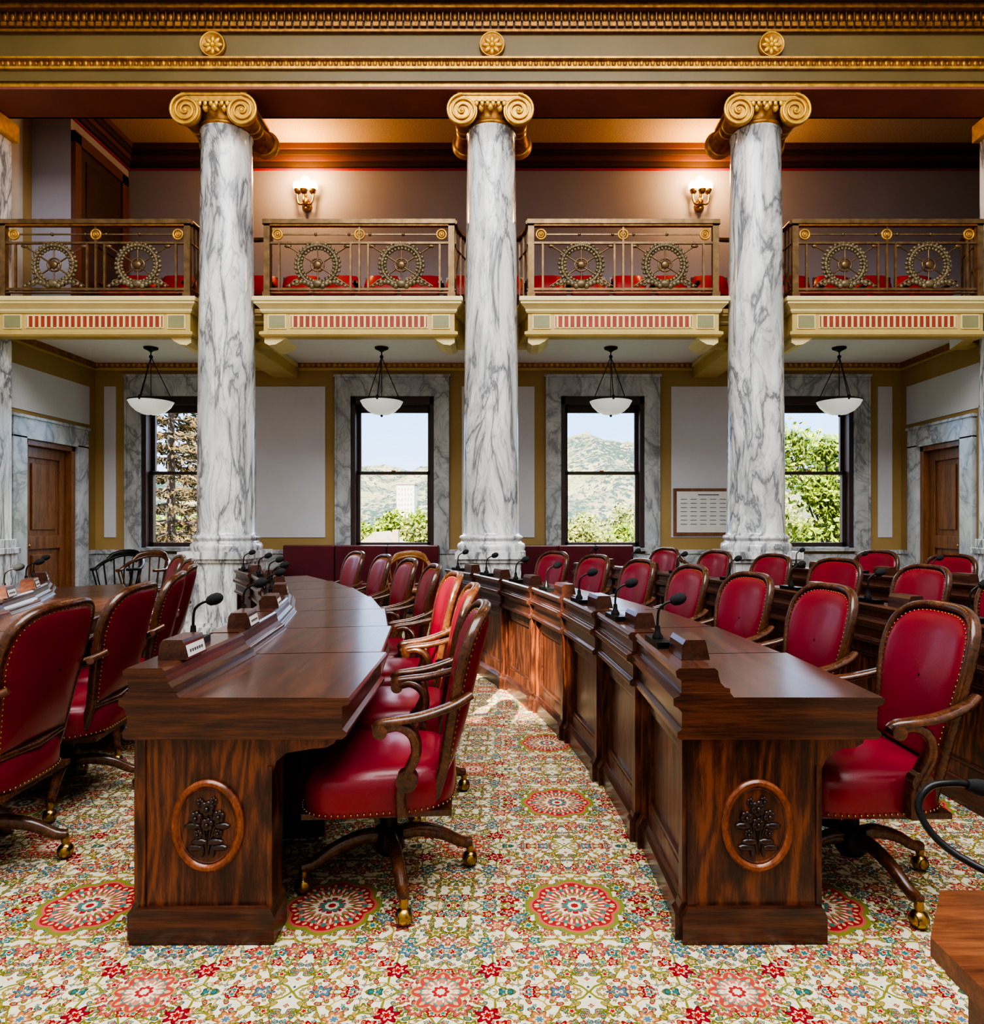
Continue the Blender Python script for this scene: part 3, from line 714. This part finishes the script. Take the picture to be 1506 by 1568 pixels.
def woodchair(name,x,y,rot,mat):
    m=M()
    rg=[]
    for sc,z in ((.95,.42),(1,.43),(1,.45),(.9,.46),(.02,.455)): rg.append([(.25*sc*math.cos(2*pi*k/20),.24*sc*math.sin(2*pi*k/20),z) for k in range(20)])
    m.loft(rg,mat)
    for a in (.8,2.35,3.93,5.5): m.sweep([(.19*math.cos(a),.19*math.sin(a),.43),(.23*math.cos(a),.23*math.sin(a),0)],.018,.018,mat,8)
    arc=[(.29*math.cos(a),.29*math.sin(a),.68+.17*max(0,-math.cos(a))) for a in [.9+i*(2*pi-1.8)/20 for i in range(21)]]
    m.sweep(arc,.03,.018,mat,8,sq=.7); m.sweep([(x_*.98,y_*.98,z_+.04*(z_>.8)) for x_,y_,z_ in arc[6:15]],.014,.04,mat,8)
    for i in range(1,21,2): 
        p=arc[i]; m.sweep([(p[0]*.82,p[1]*.8,.44),p],.01,.01,mat,6)
    m.obj(name,loc=(x,y,0),rot=rot)
lightw=wood('honey_oak',(.18,.07,.02),(.30,.13,.04),(.42,.2,.07),(3,3,3),.25)
woodchair('wooden_armchair',-4.75,8.9,pi*1.5,chairwood); woodchair('wooden_armchair',-1.3,8.75,pi*1.5,lightw); woodchair('wooden_armchair',-5.2,9.1,pi*1.5,blackm)
woodchair('wooden_armchair',2.05,8.8,pi*1.5,chairwood)
m=M(); a=W(1030,748,YW); b=W(1140,820,YW)
x0,x1,z0,z1=a.x,b.x,b.z,a.z
m.box(x0,x1,YW-.04,YW-.012,z0,z1,doorwood); m.box(x0+.045,x1-.045,YW-.045,YW-.03,z0+.045,z1-.045,paper)
for r in range(7):
    for c_ in range(6):
        xx=x0+.10+c_*.14; zz=z1-.16-r*.06; m.box(xx,xx+.09,YW-.047,YW-.04,zz,zz+.008,ink)
m.box(x0+.35,x0+.65,YW-.047,YW-.04,z1-.10,z1-.085,ink); m.obj('framed_seating_chart')
# ---------------------------------------------------------------- exterior
grass=simple('grass',(.08,.11,.03),.9,0,.4,.2)
def hillmat():
    t=NT('dry_hillside'); v=t.obj((1,1,1)); f=t.noise(v,.05,6,.6); g=t.noise(v,.4,5,.75); h=t.noise(v,.03,3)
    c=t.ramp(f,[(.35,(.065,.07,.032)),(.6,(.21,.165,.075))])
    dens=t.m('ADD',g,t.m('MULTIPLY',t.m('SUBTRACT',h,.5),.35))
    c=t.mix(t.ramp(dens,[(.49,(0,0,0)),(.52,(1,1,1))]),c,(.014,.026,.013))
    c=t.mix(.10,c,(.22,.27,.33)); t.base(c); t.p(rough=1,spec=0); return t.mat  # last mix paints bluish distance haze into the hill colour
hm=hillmat(); m=M()
def ridge(x):
    pts=[(-400,26),(-150,24),(-94,27),(-50,30),(-10,34),(25,43),(44,52),(60,47),(85,45),(130,36),(170,30),(400,24)]
    for (a,b),(c,d) in zip(pts,pts[1:]):
        if a<=x<=c: return b+(d-b)*(x-a)/(c-a)
    return 24
nx,ny=180,50; vs=[];fs=[]
for j in range(ny+1):
    for i in range(nx+1):
        x=-400+800*i/nx; y=180+300*j/ny; t=min(1,j/(ny*.8)); s=t*t*(3-2*t)
        rg_=1-abs(noise.noise(Vector((x*.022,y*.014,7))))*2
        vs.append((x,y,-8+(ridge(x)+8)*s+ (noise.noise(Vector((x*.03,y*.03,0)))*7+rg_*6-4+noise.noise(Vector((x*.1,y*.1,3)))*2.5)*min(1,3*t)))
for j in range(ny):
    for i in range(nx): a=j*(nx+1)+i; fs.append((a,a+1,a+nx+2,a+nx+1))
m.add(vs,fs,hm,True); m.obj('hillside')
one('ground_outside',[(-300,300,YW+3,200,-8.3,-8,grass)])
def leafmat(name,a,b):
    t=NT(name); g=t.n('NewGeometry'); 
    t.base(t.ramp(g.outputs['Random Per Island'],[(0,a),(1,b)])); t.p(rough=.7,spec=.2); return t.mat
lg=leafmat('green_leaves',(.04,.075,.006),(.21,.25,.02)); lb=leafmat('brown_leaves',(.016,.018,.010),(.17,.105,.04)); ly=leafmat('olive_leaves',(.05,.07,.012),(.22,.21,.05))
bark=simple('bark',(.06,.042,.03),.9)
def tree(name,x,y,zb,h,r,mat,nl,ls,seed,ncl=40,cone=.55,lo=.3):
    rd=random.Random(seed); m=M(); m.sweep([(0,0,0),(.1,0,h*.5),(0,0,h*.85)],[r*.06,r*.04,r*.015],[r*.06,r*.04,r*.015],bark,8)
    cl=[]
    for k in range(ncl):
        a=rd.uniform(0,2*pi); t=rd.random(); q=r*math.sqrt(rd.random())*(1-cone*t)
        cl.append((q*math.cos(a),q*math.sin(a),h*(lo+(.95-lo)*t),r*rd.uniform(.14,.30)))
        m.sweep([(0,0,h*(.25+.4*t)),cl[-1][:3]],r*.01,r*.01,bark,4)
    for k in range(nl):
        c=rd.choice(cl); d=Vector((rd.gauss(0,1),rd.gauss(0,1),rd.gauss(0,1))).normalized()*c[3]*rd.random()**.4
        p=Vector(c[:3])+d; u=Vector((rd.gauss(0,1),rd.gauss(0,1),rd.gauss(0,1))).normalized()*ls; v=u.orthogonal().normalized()*ls*.7
        m.add([p-u,p+v,p+u,p-v],[(0,1,2,3)],mat)
    m.obj(name,loc=(x,y,zb))
def conifer(x,y,zb,h,r,mat,seed):
    rd=random.Random(seed); m=M(); m.sweep([(0,0,0),(0,0,h*.6),(0,0,h)],[.16,.10,.02],[.16,.10,.02],bark,8)
    z=h*.2
    while z<h*.98:
        R=r*(1-z/h)**.7*rd.uniform(.8,1.1)+.2; nb=rd.randint(6,8); a0=rd.uniform(0,6)
        for k in range(nb):
            a=a0+2*pi*k/nb+rd.uniform(-.2,.2); Rk=R*rd.uniform(.75,1.1)
            def q(t): return Vector((math.cos(a)*Rk*t,math.sin(a)*Rk*t,z-.28*Rk*t+.22*Rk*t*t))
            m.sweep([q(0),q(.5),q(1)],[.03,.02,.006],[.03,.02,.006],bark,4)
            for i in range(int(34*Rk)+12):
                t=rd.uniform(.12,1)**.8; w=.22*Rk*(1.1-t)+.06; p=q(t)+Vector((rd.gauss(0,w*.55),rd.gauss(0,w*.55),rd.gauss(-.03,.05)))
                u=(Vector((math.cos(a),math.sin(a),-.3))+Vector((rd.gauss(0,.6),rd.gauss(0,.6),rd.gauss(0,.5)))).normalized()*.10; v=u.orthogonal().normalized()*.03
                m.add([p-u,p+v,p+u,p-v],[(0,1,2,3)],mat)
        z+=rd.uniform(.28,.42)
    m.obj('conifer_tree',loc=(x,y,zb))
conifer(W(262,0,17).x,17,-8,16.5,3.2,lb,1); conifer(W(315,0,24).x,24,-8,14.5,3.0,lb,5)
tree('maple_tree',W(1262,0,22).x+.4,22,-8,12.4,3.1,lg,20000,.10,2,90,.45,.35)
for k,(u,v,d,r,mt) in enumerate(((600,782,50,2.4,lg),(645,785,55,3,lg),(655,795,42,1.8,ly),(548,795,48,1.8,ly),(880,795,50,3,ly),(930,782,55,3.0,ly),(965,795,45,2.5,lg),(905,806,42,2.2,ly),(1210,770,70,3,ly),(545,800,60,3,lg),(300,790,50,3,lg))):
    p=W(u,v,d); tree('shade_tree',p.x,d,-8,p.z+8,r*1.5,mt,4500,.17,10+k,40,.4)
m=M(); p=W(585,0,36); roof=simple('tan_roof',(.22,.16,.11),.8); sid=simple('white_siding',(.30,.29,.26),.7)
X=p.x; m.box(X-1.4,X+1.4,34,38,-8,-.4,sid)
m.loft([[(X-1.7,y,-.5),(X+1.7,y,-.5),(X,y,.75)] for y in (33.8,38.2)],roof,False); m.box(X-.3,X+.3,33.93,34.02,-1.4,-.6,winframe); m.box(X+.7,X+1.0,35,35.4,-.3,.85,roof)
m.obj('house')
m=M(); a=W(607,742,120); b=W(634,742,120); m.box(a.x,b.x,120,124,-8,a.z,sid); m.box(a.x-.2,b.x+.2,119.8,124.2,a.z,a.z+.4,roof)
for r in range(5):
    for c_ in range(5): m.box(a.x+.3+c_*.55,a.x+.5+c_*.55,119.95,120,a.z-1.0-r*.9,a.z-.6-r*.9,roof)
m.obj('distant_building')
# ---------------------------------------------------------------- world, lights
wd=bpy.data.worlds.new('sky'); scene.world=wd; wd.use_nodes=True; t=wd.node_tree
bg=t.nodes['Background']; tc=t.nodes.new('ShaderNodeTexCoord'); sp=t.nodes.new('ShaderNodeSeparateXYZ'); rp=t.nodes.new('ShaderNodeValToRGB')
t.links.new(tc.outputs['Generated'],sp.inputs[0]); t.links.new(sp.outputs[2],rp.inputs[0]); t.links.new(rp.outputs[0],bg.inputs[0])
cr=rp.color_ramp; cr.elements[0].color=(.17,.22,.27,1); cr.elements[0].position=.02; cr.elements[1].color=(.10,.19,.36,1); cr.elements[1].position=.19
e=cr.elements.new(.30); e.color=(.85,.92,1,1); e=cr.elements.new(1); e.color=(.7,.82,1,1)
bg.inputs[1].default_value=5.0
def light(name,typ,loc,rot,en,col,**k):
    l=bpy.data.lights.new(name,typ); l.energy=en; l.color=col
    for a,b in k.items(): setattr(l,a,b)
    o=bpy.data.objects.new(name,l); scene.collection.objects.link(o); o.location=loc; o.rotation_euler=rot; return o
s=light('sun','SUN',(0,-20,40),(0,0,0),14,(1,.92,.78),angle=.012)
s.rotation_euler=Vector((.1,.8,-.5)).to_track_quat('-Z','Y').to_euler()
light('skylight_lamp','AREA',(0,.3,8.9),(0,0,0),860,(.95,.975,1),shape='RECTANGLE',size=8,size_y=7)
for i,w in enumerate(WX):
    o=light('window_portal','AREA',(w,YW+.32,2.02),(math.radians(-90),0,0),10,(1,1,1),shape='RECTANGLE',size=1.2,size_y=2.2); o.data.cycles.is_portal=True
cam=bpy.data.cameras.new('camera'); co=bpy.data.objects.new('camera',cam); scene.collection.objects.link(co); scene.camera=co
co.location=(0,0,H); co.rotation_euler=(pi/2,0,0)
cam.sensor_fit='HORIZONTAL'; cam.sensor_width=36; cam.lens=F/1506*36; cam.shift_x=-(U0-753)/1506; cam.shift_y=(V0-784)/1506; cam.clip_end=2000; cam.clip_start=.05
scene.view_settings.view_transform='AgX'
try: scene.view_settings.look='AgX - High Contrast'
except Exception as ex: print(ex)
scene.view_settings.exposure=.75
